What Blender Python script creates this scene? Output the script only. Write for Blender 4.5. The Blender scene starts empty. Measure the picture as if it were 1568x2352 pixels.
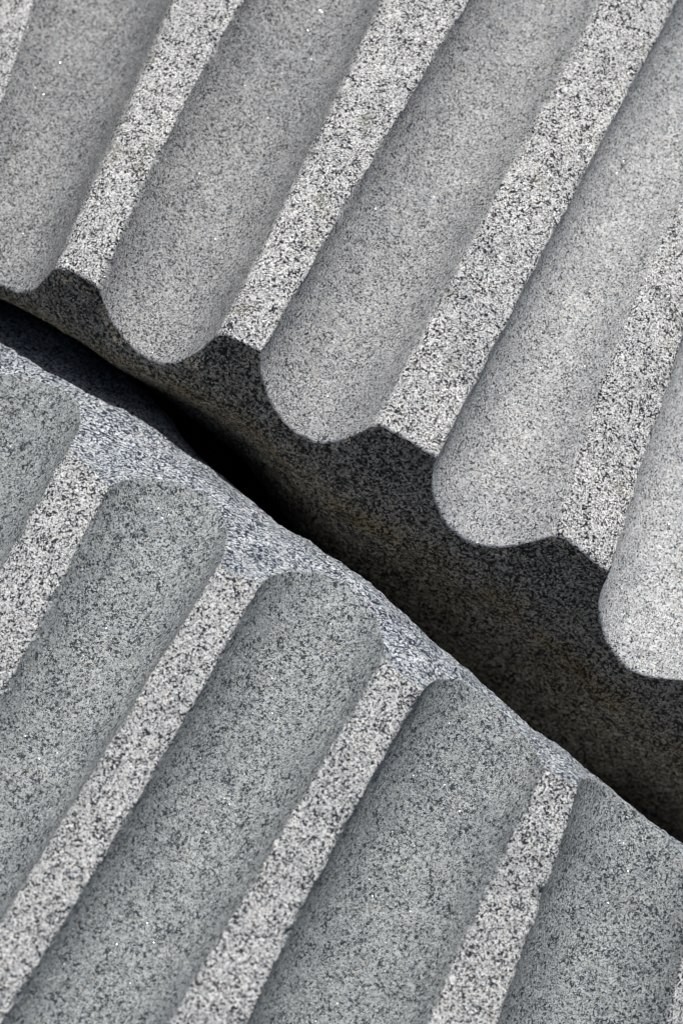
import bpy, math
import numpy as np
from mathutils import Vector, Matrix

# ---------------------------------------------------------------- frame of reference
# All shapes are worked out in millimetre-like units (3000 units = 1 m) in a frame
# whose Z axis is the direction the stones are looked at from; TO_WORLD turns that
# frame so that the ground is level.
UNIT = 3000.0
CAM_D = 5530.0
R_ = math.radians

def stone_frame(direction, tilt, roll):
    d, p = R_(direction), R_(tilt)
    a = np.array([math.cos(d) * math.cos(p), math.sin(d) * math.cos(p), -math.sin(p)])
    n = np.array([math.cos(d) * math.sin(p), math.sin(d) * math.sin(p), math.cos(p)])
    c = np.cross(a, n)
    r = R_(roll)
    return a, c * math.cos(r) - n * math.sin(r), n * math.cos(r) + c * math.sin(r)

_a, _c, _n = stone_frame(61, 19, 0)
up = _n
east = _c
north = np.cross(up, east)
TO_WORLD = np.array([east, north, up])            # rows: world axes
LIFT = 0.80                                        # metres, puts the ground at z = 0

def world(P):
    """(N,3) points in stone units -> metres in the world."""
    Q = np.asarray(P, float) @ TO_WORLD.T / UNIT
    Q[..., 2] += LIFT
    return Q

scene = bpy.context.scene
COL = scene.collection

# ---------------------------------------------------------------- camera
cam_data = bpy.data.cameras.new('camera')
cam = bpy.data.objects.new('camera', cam_data)
COL.objects.link(cam)
cam_data.sensor_fit = 'VERTICAL'
cam_data.sensor_height = 24.0
cam_data.sensor_width = 16.0
cam_data.lens = 24.0 * CAM_D / 2352.0
cam_data.clip_start = 0.05
cam_data.clip_end = 2000.0
rot = Matrix([list(map(float, r)) for r in TO_WORLD])
loc = world(np.array([[0, 0, CAM_D]]))[0]
cam.matrix_world = Matrix.Translation(Vector(loc)) @ rot.to_4x4()
cam_data.dof.use_dof = True
cam_data.dof.focus_distance = (CAM_D + 60) / UNIT
cam_data.dof.aperture_fstop = 2.4
scene.camera = cam

# ---------------------------------------------------------------- sky, sun, exposure
V = np.array([0, 0, 1.0])
A_SCR = np.array([math.cos(R_(61)), math.sin(R_(61)), 0])
C_SCR = np.array([math.sin(R_(61)), -math.cos(R_(61)), 0])
SUN_TILT, SUN_SIDE = 51.5, -0.18
sun_dir = V * math.cos(R_(SUN_TILT)) + A_SCR * math.sin(R_(SUN_TILT)) + C_SCR * SUN_SIDE
sun_dir /= np.linalg.norm(sun_dir)
sd = Vector((TO_WORLD @ sun_dir).tolist()).normalized()
sun_data = bpy.data.lights.new('sun', 'SUN')
sun_data.energy = 4.6
sun_data.angle = R_(0.5)
sun_data.color = (1.0, 0.97, 0.925)
sun = bpy.data.objects.new('sun', sun_data)
COL.objects.link(sun)
sun.rotation_euler = sd.to_track_quat('Z', 'Y').to_euler()
sun.location = sd * 20

w = bpy.data.worlds.new('World')
scene.world = w
w.use_nodes = True
nt = w.node_tree
for nd in list(nt.nodes):
    nt.nodes.remove(nd)
sky = nt.nodes.new('ShaderNodeTexSky')
sky.sky_type = 'NISHITA'
sky.sun_disc = False
sky.dust_density = 3.0
sky.sun_elevation = math.asin(sd.z)
sky.sun_rotation = math.atan2(sd.x, sd.y)
bg = nt.nodes.new('ShaderNodeBackground')
bg.inputs['Strength'].default_value = 0.05
wo = nt.nodes.new('ShaderNodeOutputWorld')
nt.links.new(sky.outputs[0], bg.inputs[0])
nt.links.new(bg.outputs[0], wo.inputs[0])

scene.cycles.filter_width = 1.1
scene.view_settings.view_transform = 'Standard'
scene.view_settings.look = 'None'
scene.view_settings.exposure = 0.0
scene.view_settings.gamma = 1.0
scene.view_settings.use_curve_mapping = False

# ---------------------------------------------------------------- value noise
def _hash(i, j, k, seed):
    h = (i * 374761393 + j * 668265263 + k * 2147483647 + seed * 1274126177) & 0xFFFFFFFF
    h = ((h ^ (h >> 13)) * 1274126177) & 0xFFFFFFFF
    h = (h ^ (h >> 16)) & 0xFFFFFFFF
    return h / 4294967295.0 * 2 - 1

def vnoise(x, y, z, seed=0):
    x, y, z = np.broadcast_arrays(np.asarray(x, float), np.asarray(y, float), np.asarray(z, float))
    xi, yi, zi = np.floor(x).astype(np.int64), np.floor(y).astype(np.int64), np.floor(z).astype(np.int64)
    fx, fy, fz = x - xi, y - yi, z - zi
    s = lambda t: t * t * t * (t * (6 * t - 15) + 10)
    fx, fy, fz = s(fx), s(fy), s(fz)
    r = 0
    for a in (0, 1):
        for b in (0, 1):
            for c in (0, 1):
                wgt = (fx if a else 1 - fx) * (fy if b else 1 - fy) * (fz if c else 1 - fz)
                r = r + wgt * _hash(xi + a, yi + b, zi + c, seed)
    return r

def fbm(P, wl, octaves=3, seed=0):
    r, amp = 0, 1.0
    for o in range(octaves):
        r = r + amp * vnoise(P[..., 0] / wl, P[..., 1] / wl, P[..., 2] / wl, seed + o)
        wl *= 0.5
        amp *= 0.55
    return r

# ---------------------------------------------------------------- materials
def granite(name, light, mid, dark, dark_amount, grain, bump, rough, tint=(1, 1, 1), stain=0.0, glint=0.012, lichen=0.0, soft=0.035):
    m = bpy.data.materials.new(name)
    m.use_nodes = True
    T = m.node_tree
    N, L = T.nodes, T.links
    for nd in list(N):
        N.remove(nd)
    out = N.new('ShaderNodeOutputMaterial')
    bs = N.new('ShaderNodeBsdfPrincipled')
    tc = N.new('ShaderNodeTexCoord')

    def noise(scale, detail=2.0, rgh=0.55, vec=None, dist=0.0, w=None):
        nd = N.new('ShaderNodeTexNoise')
        if w is not None:
            nd.noise_dimensions = '4D'
            nd.inputs['W'].default_value = w
        nd.inputs['Scale'].default_value = scale
        nd.inputs['Detail'].default_value = detail
        nd.inputs['Roughness'].default_value = rgh
        nd.inputs['Distortion'].default_value = dist
        L.new(vec or tc.outputs['Object'], nd.inputs['Vector'])
        return nd

    def ramp(src, stops, interp='LINEAR'):
        nd = N.new('ShaderNodeValToRGB')
        nd.color_ramp.interpolation = interp
        e = nd.color_ramp.elements
        while len(e) < len(stops):
            e.new(0.5)
        for q, (p, col) in zip(e, stops):
            q.position = p
            q.color = (*col, 1) if isinstance(col, tuple) else (col, col, col, 1)
        L.new(src, nd.inputs[0])
        return nd

    def mix(fac, a, b, mode='MIX'):
        nd = N.new('ShaderNodeMix')
        nd.data_type = 'RGBA'
        nd.blend_type = mode
        for s, v in ((nd.inputs['Factor'], fac), (nd.inputs['A'], a), (nd.inputs['B'], b)):
            if hasattr(v, 'is_output'):
                L.new(v, s)
            elif isinstance(v, tuple):
                s.default_value = (*v, 1)
            else:
                s.default_value = v
        return nd.outputs['Result']

    def math_(op, a, b=0.0, clamp=False):
        nd = N.new('ShaderNodeMath')
        nd.operation = op
        nd.use_clamp = clamp
        for s, v in zip(nd.inputs, (a, b)):
            if hasattr(v, 'is_output'):
                L.new(v, s)
            else:
                s.default_value = v
        return nd.outputs[0]

    # warped coordinates so that the crystals have ragged outlines
    wn = noise(grain * 0.9, 2)
    sub = N.new('ShaderNodeVectorMath'); sub.operation = 'SUBTRACT'
    L.new(wn.outputs['Color'], sub.inputs[0]); sub.inputs[1].default_value = (0.5, 0.5, 0.5)
    scl = N.new('ShaderNodeVectorMath'); scl.operation = 'SCALE'
    L.new(sub.outputs[0], scl.inputs[0]); scl.inputs['Scale'].default_value = 1.6 / grain
    add = N.new('ShaderNodeVectorMath'); add.operation = 'ADD'
    L.new(tc.outputs['Object'], add.inputs[0]); L.new(scl.outputs[0], add.inputs[1])
    wv = add.outputs[0]
    # feldspar / quartz crystals
    vor = N.new('ShaderNodeTexVoronoi'); vor.inputs['Scale'].default_value = grain * 0.95
    L.new(wv, vor.inputs['Vector'])
    sep = N.new('ShaderNodeSeparateColor'); L.new(vor.outputs['Color'], sep.inputs[0])
    quartz = tuple(x * 0.62 for x in mid)
    base = ramp(sep.outputs[0], [(0.0, quartz), (0.14, quartz), (0.20, mid), (0.42, mid), (0.50, tuple(x * 0.92 for x in light)), (0.75, light), (0.85, tuple(x * 1.12 for x in light)), (1.0, tuple(x * 1.15 for x in light))])
    buff = ramp(sep.outputs[1], [(0.0, 1.0), (0.07, 0.0)], 'CONSTANT')
    basec = mix(math_('MULTIPLY', buff.outputs[0], 0.8), base.outputs[0], tuple(x * y for x, y in zip(light, (0.98, 0.86, 0.72))))
    big = noise(grain * 0.10, 2, w=3.1)
    col = mix(math_('MULTIPLY', ramp(big.outputs['Fac'], [(0.35, 0.0), (0.65, 1.0)]).outputs[0], 0.42), basec, mid)
    # biotite: dark ragged flecks, in loose clumps
    bn = noise(grain * 0.62, 2.5, 0.66, vec=wv, w=7.7)
    clump = noise(grain * 0.13, 1.5, w=1.3)
    val = math_('ADD', bn.outputs['Fac'], math_('MULTIPLY', math_('SUBTRACT', clump.outputs['Fac'], 0.5), 0.20))
    t = 0.60 - dark_amount
    dm = ramp(val, [(t, 0.0), (t + soft, 1.0)])
    # a second, finer generation of flecks
    bf = noise(grain * 1.15, 1.5, 0.6, w=12.2)
    df = ramp(bf.outputs['Fac'], [(0.590 - dark_amount * 0.5, 0.0), (0.630 - dark_amount * 0.5 + soft * .3, 1.0)])
    dmask = math_('MAXIMUM', dm.outputs[0], math_('MULTIPLY', df.outputs[0], 0.85))
    dcol = mix(noise(grain * 0.3, 1).outputs['Fac'], dark, tuple(x * 1.5 for x in dark))
    col = mix(dmask, col, dcol)
    if lichen:
        ln = noise(26, 3, 0.6, w=5.5)
        lm = ramp(ln.outputs['Fac'], [(0.61, 0.0), (0.66, 1.0)])
        lf = noise(700, 2)
        lmf = math_('MULTIPLY', lm.outputs[0], ramp(lf.outputs['Fac'], [(0.42, 0.0), (0.55, lichen)]).outputs[0])
        col = mix(lmf, col, (0.13, 0.135, 0.085))
    # broad weathering tone
    wt = noise(13.0, 5, 0.6, w=2.2)
    col = mix(1.0, col, ramp(wt.outputs['Fac'], [(0.32, (0.83, 0.84, 0.85)), (0.68, (1.08, 1.075, 1.06))]).outputs[0], 'MULTIPLY')
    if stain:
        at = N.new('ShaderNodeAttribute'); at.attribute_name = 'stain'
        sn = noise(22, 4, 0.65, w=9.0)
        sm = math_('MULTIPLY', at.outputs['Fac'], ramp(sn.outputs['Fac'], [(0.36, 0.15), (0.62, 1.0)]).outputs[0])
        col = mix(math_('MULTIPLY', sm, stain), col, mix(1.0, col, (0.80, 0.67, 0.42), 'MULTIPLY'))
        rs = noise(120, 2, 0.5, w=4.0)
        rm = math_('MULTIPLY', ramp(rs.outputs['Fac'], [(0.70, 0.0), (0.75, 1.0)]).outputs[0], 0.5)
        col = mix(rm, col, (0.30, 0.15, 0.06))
    col = mix(1.0, col, tint, 'MULTIPLY')
    L.new(col, bs.inputs['Base Color'])
    bs.inputs['Roughness'].default_value = rough
    bs.inputs['Specular IOR Level'].default_value = 0.22
    # relief: hammered pits and crystals
    h1 = noise(grain * 0.5, 3, 0.65, vec=wv, w=7.7)
    h2 = noise(grain * 1.6, 2, 0.6, w=2.0)
    hh = math_('ADD', math_('MULTIPLY', h1.outputs['Fac'], -1.0), math_('MULTIPLY', h2.outputs['Fac'], 0.45))
    hb = noise(grain * 0.16, 2, 0.5, w=6.0)
    hh = math_('ADD', hh, math_('MULTIPLY', hb.outputs['Fac'], 1.2))
    bp = N.new('ShaderNodeBump')
    bp.inputs['Strength'].default_value = 1.0
    bp.inputs['Distance'].default_value = bump
    L.new(hh, bp.inputs['Height'])
    L.new(bp.outputs[0], bs.inputs['Normal'])
    # mica: rare mirror-like flakes, each facing its own way
    mv = N.new('ShaderNodeTexVoronoi'); mv.inputs['Scale'].default_value = grain * 1.7
    L.new(tc.outputs['Object'], mv.inputs['Vector'])
    ms = N.new('ShaderNodeSeparateColor'); L.new(mv.outputs['Color'], ms.inputs[0])
    pick = ramp(ms.outputs[2], [(0.0, 1.0), (glint, 0.0)], 'CONSTANT')
    geo = N.new('ShaderNodeNewGeometry')
    ns = N.new('ShaderNodeVectorMath'); ns.operation = 'SUBTRACT'
    L.new(mv.outputs['Color'], ns.inputs[0]); ns.inputs[1].default_value = (0.5, 0.5, 0.5)
    nsc = N.new('ShaderNodeVectorMath'); nsc.operation = 'SCALE'
    L.new(ns.outputs[0], nsc.inputs[0]); nsc.inputs['Scale'].default_value = 1.6
    na = N.new('ShaderNodeVectorMath'); na.operation = 'ADD'
    L.new(geo.outputs['Normal'], na.inputs[0]); L.new(nsc.outputs[0], na.inputs[1])
    nn = N.new('ShaderNodeVectorMath'); nn.operation = 'NORMALIZE'
    L.new(na.outputs[0], nn.inputs[0])
    gl = N.new('ShaderNodeBsdfGlossy')
    gl.inputs['Roughness'].default_value = 0.42
    gl.inputs['Color'].default_value = (0.75, 0.78, 0.82, 1)
    L.new(nn.outputs[0], gl.inputs['Normal'])
    mx = N.new('ShaderNodeMixShader')
    L.new(pick.outputs[0], mx.inputs[0]); L.new(bs.outputs[0], mx.inputs[1]); L.new(gl.outputs[0], mx.inputs[2])
    L.new(mx.outputs[0], out.inputs[0])
    return m

G = 780.0
M_FILLET = granite('bush_hammered_granite', (0.76, 0.77, 0.775), (0.48, 0.488, 0.495), (0.016, 0.017, 0.022), 0.068, G * 1.12, 0.0013, 0.85, lichen=0.6)
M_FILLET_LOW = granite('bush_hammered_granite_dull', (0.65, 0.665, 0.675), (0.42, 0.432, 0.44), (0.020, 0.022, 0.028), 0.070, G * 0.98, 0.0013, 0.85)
FL = []
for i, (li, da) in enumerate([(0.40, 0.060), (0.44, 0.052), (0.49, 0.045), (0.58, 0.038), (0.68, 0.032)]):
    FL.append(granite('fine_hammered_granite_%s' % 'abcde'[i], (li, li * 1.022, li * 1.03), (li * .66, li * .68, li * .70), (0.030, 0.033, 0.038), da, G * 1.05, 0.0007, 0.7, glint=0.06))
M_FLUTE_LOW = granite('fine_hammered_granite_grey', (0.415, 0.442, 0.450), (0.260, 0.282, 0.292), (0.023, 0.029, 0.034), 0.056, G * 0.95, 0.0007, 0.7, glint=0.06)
M_LIP = granite('sawn_granite_sky_tint', (0.58, 0.615, 0.65), (0.30, 0.335, 0.375), (0.016, 0.022, 0.036), 0.085, G * 0.8, 0.0006, 0.6)  # blue-grey cast of the lip: sky reflection put into the base colour
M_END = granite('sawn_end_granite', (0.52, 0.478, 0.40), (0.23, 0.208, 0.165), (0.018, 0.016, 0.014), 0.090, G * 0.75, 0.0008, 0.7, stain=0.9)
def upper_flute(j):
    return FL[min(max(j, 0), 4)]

# ---------------------------------------------------------------- mesh helpers
def grid_object(name, P, mat, parent, origin, close=False, attr=None, flip=False):
    """P: (rows, cols, 3) points in stone units -> one mesh object."""
    nr, nc = P.shape[:2]
    co = world(P.reshape(-1, 3)) - origin
    i = np.arange(nr - 1)[:, None]
    ncf = nc if close else nc - 1
    j = np.arange(ncf)[None, :]
    j2 = (j + 1) % nc
    q = np.stack([i * nc + j, i * nc + j2, (i + 1) * nc + j2, (i + 1) * nc + j], -1).reshape(-1, 4)
    if flip:
        q = q[:, ::-1]
    me = bpy.data.meshes.new(name)
    me.vertices.add(len(co))
    me.vertices.foreach_set('co', co.ravel())
    me.loops.add(q.size)
    me.loops.foreach_set('vertex_index', q.ravel())
    me.polygons.add(len(q))
    me.polygons.foreach_set('loop_start', np.arange(0, q.size, 4))
    me.polygons.foreach_set('loop_total', np.full(len(q), 4))
    me.polygons.foreach_set('use_smooth', np.ones(len(q), bool))
    me.update(calc_edges=True)
    me.validate()
    me.materials.append(mat)
    if attr is not None:
        at = me.attributes.new('stain', 'FLOAT', 'POINT')
        at.data.foreach_set('value', attr.reshape(-1).astype(float))
    o = bpy.data.objects.new(name, me)
    COL.objects.link(o)
    o.parent = parent
    return o

# ---------------------------------------------------------------- the arrises, measured along each stone
# name: (angle round the stone in degrees as a quadratic in the axial distance, range it was measured over)
EDGES = {
 'U': {
  'R0': ([-3.42e-06, 0.000143779, -30.293729789], 438, 741),
  'L1': ([2e-09, -0.001604867, -22.396617286], 57, 815),
  'R1': ([2.351e-06, -0.002596357, -19.39095728], 38, 838),
  'L2': ([-7.41e-07, 0.000112341, -12.164350379], 36, 990),
  'R2': ([1.56e-07, 0.000804105, -9.532778077], 34, 1078),
  'L3': ([5.1e-08, -0.000114535, -2.059980921], 1, 1207),
  'R3': ([2.19e-07, -0.000462142, 1.800084229], -2, 1343),
  'L4': ([2.963e-06, -0.005683577, 9.715266873], -4, 869),
  'R4': ([8.75e-07, -0.005335745, 13.582454445], -13, 536),
 },
 'L': {
  'L1': ([7.77e-07, -0.002406899, -22.607935655], -215, 104),
  'R1': ([-9.69e-07, -0.002996071, -19.011159445], -473, 63),
  'L2': ([-8.2e-08, -0.000195781, -11.571071032], -889, 15),
  'R2': ([-7.31e-07, -0.001004698, -9.012371585], -998, 29),
  'L3': ([-2.4e-07, 0.000209941, -1.317294097], -897, 11),
  'R3': ([1.67e-06, 0.001007846, 1.367517848], -816, 1),
  'L4': ([9.95e-07, -0.000372288, 9.216183665], -628, -14),
  'R4': ([-1.019e-06, -0.003790947, 11.319900892], -552, -6),
  'L5': ([0, -0.005126063, 20.176716578], -360, -215),
 },
}
NFL = 33
PITCH = 360.0 / NFL
EDGES['U']['L5'] = ([0, -0.005, 21.6], -20, 400)
EDGES['U']['R5'] = ([0, -0.004, 25.4], -20, 400)

class Drum:
    def __init__(self, key, O, fr, R, k, sg, ends, seed):
        self.key, self.O, self.R, self.k, self.sg, self.seed = key, np.array(O, float), R, k, sg, seed
        self.hw = {0: 0.37, 4: 0.42} if key == 'U' else {0: 0.38, -1: 0.38}
        self.skew = 0.5 if key == 'U' else 0.05
        self.a, self.c, self.n = fr
        self.ax = self.O - self.n * R
        self.ends = ends
        self.dir = -sg                       # sg=-1: stone runs towards +a

    def point(self, th, v, dep):
        th, v, dep = np.broadcast_arrays(th, v, dep)
        r = (self.R + self.k * np.clip(v, -2200, 2200) - dep)[..., None]
        t = np.radians(th)[..., None]
        return self.ax + self.a * v[..., None] + r * (np.cos(t) * self.n + np.sin(t) * self.c)

    def vend(self, th):
        x, y = zip(*self.ends)
        return np.interp(th, x, y, period=360)

    def edge(self, side, j, v):
        """angle of the L or R arris of fillet j at axial distance v."""
        tab = EDGES[self.key]
        nm = '%s%d' % (side, j)
        if nm in tab:
            A, v0, v1 = tab[nm]
            vc = np.clip(v, v0, v1)
            th = np.polyval(A, vc)
            sl = 2 * A[0] * vc + A[1]
            d = v - vc
            tau = 300.0
            th = th + np.clip(sl, -.012, .012) * np.sign(d) * tau * (1 - np.exp(-np.abs(d) / tau))
        else:
            half = 1.8 if side == 'R' else -1.8
            th = (j - 3) * PITCH + 0.1 + half + 0 * v
        return th

    def arris_noise(self, side, j, s):
        """sideways wander (units) and chip size (units) of one arris at distance s from the end."""
        q = j * 7.31 + (0 if side == 'L' else 3.7) + self.seed
        broken = 24 * np.maximum(0, vnoise(s / 52.0, q, 11.0, 7) - 0.30) * (0.6 + 0.4 * vnoise(s / 8.0, q, 13.0, 7))
        wander = 3.0 * vnoise(s / 60.0, q, 0, 5) + 1.8 * vnoise(s / 22.0, q, 3.0, 6) + 1.5 * vnoise(s / 9.0, q, 5.0, 8)
        wander = wander + broken * (0.5 if side == 'L' else -0.5)
        chip = (10.0 if side == 'L' else 5.5) + 4.0 * np.maximum(0, vnoise(s / 28.0, q, 9.0, 7)) + broken + 1.4 * vnoise(s / 9.0, q, 2.0, 9)
        return wander, np.maximum(chip, 1.5)

# profile of each end: how far the end face has moved along the axis at a given depth
def smooth_interp(x, xs, ys):
    return np.interp(x, xs, ys, period=360)

def profile_upper(th, d):
    D1 = smooth_interp(th, [-60, -28, -21, -11, 0, 12, 60], [135, 145, 168, 190, 250, 240, 240])
    s0, s1, s2 = smooth_interp(th, [-60, 12, 18, 60], [.38, .38, .22, .22]), smooth_interp(th, [-60, -21, -11, 0, 13, 60], [-.55, -.45, -.3, -.05, .02, .0]), -0.5
    W = 40.0
    g = lambda x: np.where(x > W, x, np.where(x < -W, 0, (x + W) ** 2 / (4 * W)))   # soft knee
    return s0 * d + (s1 - s0) * g(d - D1) + (s2 - s1) * g(d - D1 - 420)

def profile_lower(th, d):
    s0 = smooth_interp(th, [-60, -22, -11, -5, 0, 5, 12, 20, 60], [.90, .90, .90, .88, .78, .6, .43, .39, .39])
    d0 = smooth_interp(th, [-60, -22, -11, 0, 12, 60], [120, 120, 120, 115, 110, 110])
    Lr = smooth_interp(th, [-60, -34, -22, -11, 0, 12, 60], [330, 350, 228, 168, 135, 150, 150])
    rate = (s0 - 0.17) / Lr
    x = np.maximum(d - d0, 0)
    xe = (s0 + 0.6) / rate
    xc = np.minimum(x, xe)
    return s0 * np.minimum(d, d0) + s0 * xc - rate * xc ** 2 / 2 - 0.6 * np.maximum(x - xe, 0)

def build_drum(D, profile, label, fine_range, length, mats, jvis, nfl=NFL):
    m_fillet, m_flute, m_end = mats
    root = bpy.data.objects.new('fluted_column_drum', None)
    COL.objects.link(root)
    base = world((D.ax - D.n * D.R * 1.0 + D.a * D.dir * length * 0.5)[None])[0]
    root.location = base
    root['label'] = label
    root['category'] = 'column drum'
    origin = base
    hw = 0.45
    RE0 = 5.0 if D.key == 'U' else 3.5

    def strip(kind, j, s, nu):
        """points of fillet j, or of the flute between fillets j and j+1, at distances s from the end."""
        u = np.linspace(0, 1, nu)
        S = s[:, None]
        vg = lambda q: D.vend((q - 3) * PITCH) + D.dir * S
        if kind == 'fillet':
            tl, tr = D.edge('L', j, vg(j)), D.edge('R', j, vg(j))
            (wl, cl), (wr, cr) = D.arris_noise('L', j, S), D.arris_noise('R', j, S)
        else:
            tl, tr = D.edge('R', j, vg(j)), D.edge('L', j + 1, vg(j + 1))
            (wl, cl), (wr, cr) = D.arris_noise('R', j, S), D.arris_noise('L', j + 1, S)
        tl_s, tr_s = tl, tr
        tl = tl + np.degrees(wl / D.R)
        tr = tr + np.degrees(wr / D.R)
        width = np.radians(tr - tl) * D.R
        if kind == 'fillet':
            # dense near both arrises, quarter rounds there
            u = 0.5 - 0.5 * np.cos(np.pi * u) * (0.35 + 0.65 * np.abs(np.cos(np.pi * u)) ** 0) 
            u = (u - u[0]) / (u[-1] - u[0])
            x = u[None] * width
            rl, rr = np.minimum(cl * 2.3, width * .3), np.minimum(cr * 2.3, width * .3)
            ql = np.clip(1 - x / rl, 0, 1)
            qr = np.clip(1 - (width - x) / rr, 0, 1)
            dep = cl * (1 - np.sqrt(1 - ql ** 2)) + cr * (1 - np.sqrt(1 - qr ** 2))
            th = tl + (tr - tl) * u[None]
            edge_w = np.sin(np.pi * u)[None]
        else:
            width = np.radians(tr_s - tl_s) * D.R
            h = D.hw.get(j, hw) * width
            r = (width ** 2 / 4 + h ** 2) / (2 * h)
            am = np.arcsin(np.clip(width / 2 / r, 0, 1))
            al = (u[None] * 2 - 1) * am
            f = r * np.sin(al) / width + 0.5
            f = (f - f[:, :1]) / (f[:, -1:] - f[:, :1])
            arc = np.clip((r * np.cos(al) - (r - h)) / h, 0, 1) ** (1 + D.skew * f)
            dk = np.exp(-h * arc / 11.0)
            kl, kr = dk * (f < 0.5), dk * (f >= 0.5)
            dep = h * arc + cl * kl + cr * kr
            th = tl_s + (tr_s - tl_s) * f + (tl - tl_s) * kl + (tr - tr_s) * kr
            edge_w = np.sin(np.pi * u)[None] ** 0.7
        return th, dep, edge_w

    def end_round(th):
        return RE0 + 2.5 * vnoise(th * 1.9, 4.0, D.seed, 21) + 4.0 * np.maximum(0, vnoise(th * 1.1, 8.0, D.seed, 22) - .1)

    def end_wander(th):
        return 2.0 * vnoise(th * 0.9, 1.0, D.seed, 31) + 1.3 * vnoise(th * 2.6, 2.0, D.seed, 32)

    def surface(kind, j, s, nu):
        th, dep, ew = strip(kind, j, s, nu)
        th0, dep0 = th[:1], dep[:1]                      # section at the very end
        re = end_round(th0)
        S = s[:, None]
        q = np.clip(1 - S / (re * 1.3), 0, 1)
        extra = re * (1 - np.sqrt(1 - q ** 2))
        v = D.vend(th0) + D.sg * profile(th0, dep0 + re) + D.dir * (S + end_wander(th0) * np.exp(-S / 60.0))
        P = D.point(th, v, dep + extra)
        amp = 2.2 if kind == 'fillet' else 2.6
        hi = 0.9 if kind == 'fillet' else 0.25
        nz = amp * fbm(P, 120.0, 3, 40) + hi * fbm(P, 14.0, 2, 50)
        nz = nz * ew * np.clip(S / 25.0, 0, 1)
        return D.point(th, v, dep + extra + nz)

    s_fine = np.concatenate([np.linspace(0, 12, 7)[:-1], np.arange(12, fine_range, 4.0), np.linspace(fine_range, length, 30)[1:]])
    s_coarse = np.concatenate([np.linspace(0, 12, 5)[:-1], np.linspace(12, length, 60)])
    made = {}
    for j in jvis:
        o = grid_object('fillet', surface('fillet', j, s_fine, 30), m_fillet, root, origin, flip=(D.dir < 0))
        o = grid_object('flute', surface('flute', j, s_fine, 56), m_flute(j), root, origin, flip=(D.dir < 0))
    # the rest of the shaft, round the far side
    rest = [j for j in range(min(jvis), min(jvis) + nfl) if j not in jvis]
    cols = []
    for j in rest:
        cols.append(surface('fillet', j, s_coarse, 8)[:, :-1])
        fl = surface('flute', j, s_coarse, 20)
        cols.append(fl[:, :-1] if j != rest[-1] else fl)
    P = np.concatenate(cols, 1)
    # butt the seam onto the first fillet of the visible run: same arris angle one turn later
    grid_object('shaft', P, m_flute(0), root, origin, flip=(D.dir < 0))
    # end face: fans in from the scalloped outline to the middle
    ths, deps = [], []
    for j in range(min(jvis), min(jvis) + nfl):
        vis = j in jvis
        for kind, nu in (('fillet', 30 if vis else 8), ('flute', 56 if vis else 20)):
            th, dep, ew = strip(kind, j, np.array([0.0]), nu)
            ths.append(th[0][:-1]); deps.append(dep[0][:-1])
    th = np.concatenate(ths); dep = np.concatenate(deps)
    re = end_round(th)
    d_start = dep + re
    t = np.concatenate([np.linspace(0, 1, 90)])
    T = t[:, None]
    d1 = 620.0
    dd = d_start[None] + (d1 - d_start[None]) * T
    tail = np.array([700, 850, 1100, 1400, D.R - 20.0])[:, None] + 0 * d_start[None]
    dd = np.concatenate([dd, tail], 0)
    vv = D.vend(th)[None] + D.sg * profile(th[None], dd) + D.dir * end_wander(th)[None] * np.exp(-(dd - d_start) / 60)
    P = D.point(th[None], vv, dd)
    away = np.clip((dd - d_start) / 30.0, 0, 1)
    nz = (5.0 * fbm(P, 170.0, 3, 60) + 3.2 * fbm(P, 24.0, 3, 70)) * away
    vv = vv + nz
    P = D.point(th[None], vv, dd)
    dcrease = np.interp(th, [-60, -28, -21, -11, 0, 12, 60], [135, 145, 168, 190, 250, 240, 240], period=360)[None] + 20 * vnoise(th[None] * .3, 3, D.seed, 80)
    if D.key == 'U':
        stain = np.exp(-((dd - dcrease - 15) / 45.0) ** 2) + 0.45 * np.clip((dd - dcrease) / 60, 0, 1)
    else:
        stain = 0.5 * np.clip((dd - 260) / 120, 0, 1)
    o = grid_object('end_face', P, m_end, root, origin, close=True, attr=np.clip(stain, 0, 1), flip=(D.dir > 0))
    # far end closed
    vfar = D.vend(th) + D.dir * length
    dfar = np.concatenate([(dep)[None], np.full((1, len(th)), 400.0), np.full((1, len(th)), D.R * .95)], 0)
    sfar = np.array([length])
    ths, deps, vs = [], [], []
    Pf = []
    for j in range(min(jvis), min(jvis) + nfl):
        vis = j in jvis
        for kind, nu in (('fillet', 30 if vis else 8), ('flute', 56 if vis else 20)):
            S2 = np.array([0.0, length])
            Pf.append(surface(kind, j, S2, nu)[1][:-1])
    ring = np.concatenate(Pf, 0)
    ctr = ring.mean(0)
    P = np.stack([ring, ctr + (ring - ctr) * .6, ctr + (ring - ctr) * .02], 0)
    grid_object('far_face', P, m_end, root, origin, close=True, flip=(D.dir < 0))
    for ch in root.children:
        ch.location = (0, 0, 0)
    return root

UP = Drum('U', (156, 166, 0), stone_frame(62, 28, 2), 2400.0, 0.17, -1,
          [(-180, 60), (-60, 60), (-35, 115), (-28, 86), (-22.5, 55), (-19.5, 38), (-12.2, 35), (-9.5, 32), (-2, 1), (1.8, -2), (9.7, -4), (13.6, -13), (16, -22), (19, -68), (24.5, -84), (90, -84)], 3.0)
LO = Drum('L', (136 * 5355 / 5550, -384 * 5355 / 5550, 175), stone_frame(60, 10, 0), 2400.0, -0.10, 1,
          [(-180, 30), (-90, 250), (-36, 196), (-30, 150), (-26, 122), (-23.1, 104), (-19.4, 66), (-11.7, 18), (-9.2, 28), (-1.3, 11), (1.4, 1), (9.3, -14), (11.5, -8), (16, -22), (24, -46), (90, -40)], 8.0)

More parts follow.
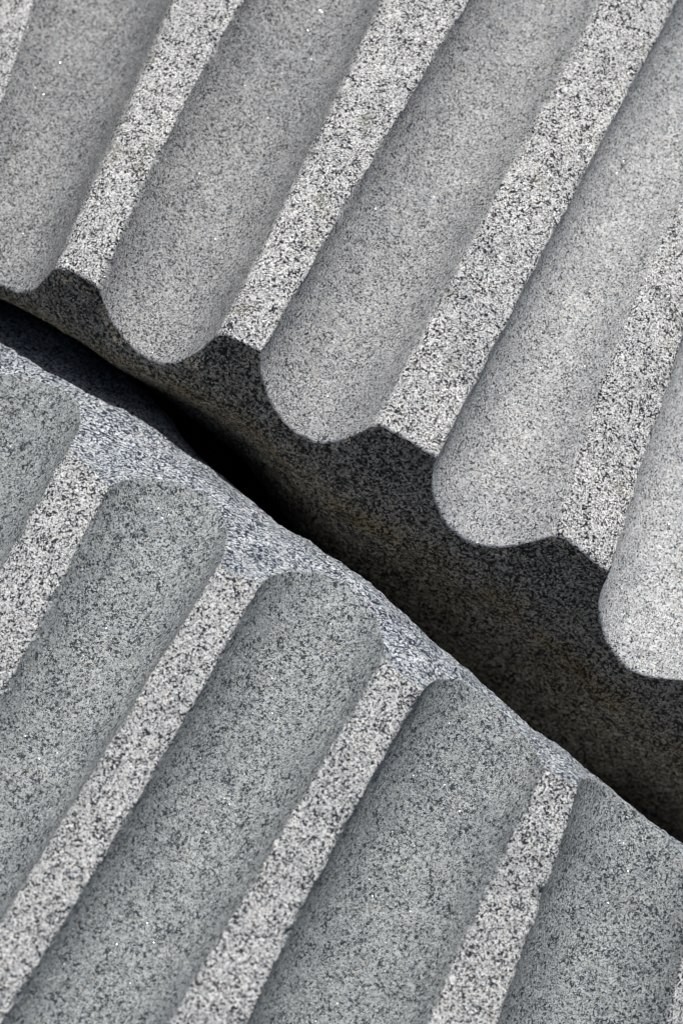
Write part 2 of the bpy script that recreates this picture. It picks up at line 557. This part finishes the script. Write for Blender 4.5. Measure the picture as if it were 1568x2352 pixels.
build_drum(UP, profile_upper, 'upper right granite column drum, brightly sunlit fluting, its dark shaded end overhanging the gap', 1500, 3000,
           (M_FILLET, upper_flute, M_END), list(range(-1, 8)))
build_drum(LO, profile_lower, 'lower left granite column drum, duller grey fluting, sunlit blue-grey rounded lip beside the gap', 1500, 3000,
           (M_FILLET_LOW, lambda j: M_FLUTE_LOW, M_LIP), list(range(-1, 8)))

# ---------------------------------------------------------------- ground
gm = bpy.data.materials.new('ground_gravel')
gm.use_nodes = True
gt = gm.node_tree
gb = gt.nodes['Principled BSDF']
gn = gt.nodes.new('ShaderNodeTexNoise'); gn.inputs['Scale'].default_value = 60; gn.inputs['Detail'].default_value = 6
gc = gt.nodes.new('ShaderNodeTexCoord'); gt.links.new(gc.outputs['Object'], gn.inputs['Vector'])
gr = gt.nodes.new('ShaderNodeValToRGB')
gr.color_ramp.elements[0].color = (0.07, 0.06, 0.05, 1); gr.color_ramp.elements[1].color = (0.24, 0.22, 0.19, 1)
gt.links.new(gn.outputs['Fac'], gr.inputs[0]); gt.links.new(gr.outputs[0], gb.inputs['Base Color'])
gb.inputs['Roughness'].default_value = 0.95
gbp = gt.nodes.new('ShaderNodeBump'); gbp.inputs['Distance'].default_value = 0.01
gt.links.new(gn.outputs['Fac'], gbp.inputs['Height']); gt.links.new(gbp.outputs[0], gb.inputs['Normal'])
gz = min((o.matrix_world.translation.z + 0) for o in scene.objects) if False else None
me = bpy.data.meshes.new('ground')
S = 60.0
me.from_pydata([(-S, -S, 0), (S, -S, 0), (S, S, 0), (-S, S, 0)], [], [(0, 1, 2, 3)])
me.materials.append(gm)
ground = bpy.data.objects.new('ground', me)
COL.objects.link(ground)
ground['kind'] = 'structure'
# the ground lies just under the lowest point of the two stones
bpy.context.view_layer.update()
low = 1e9
for o in scene.objects:
    if o.type == 'MESH' and o is not ground:
        n_ = len(o.data.vertices)
        arr = np.empty(n_ * 3); o.data.vertices.foreach_get('co', arr)
        low = min(low, float(arr[2::3].min()) + o.parent.location.z)
ground.location.z = low + 0.004
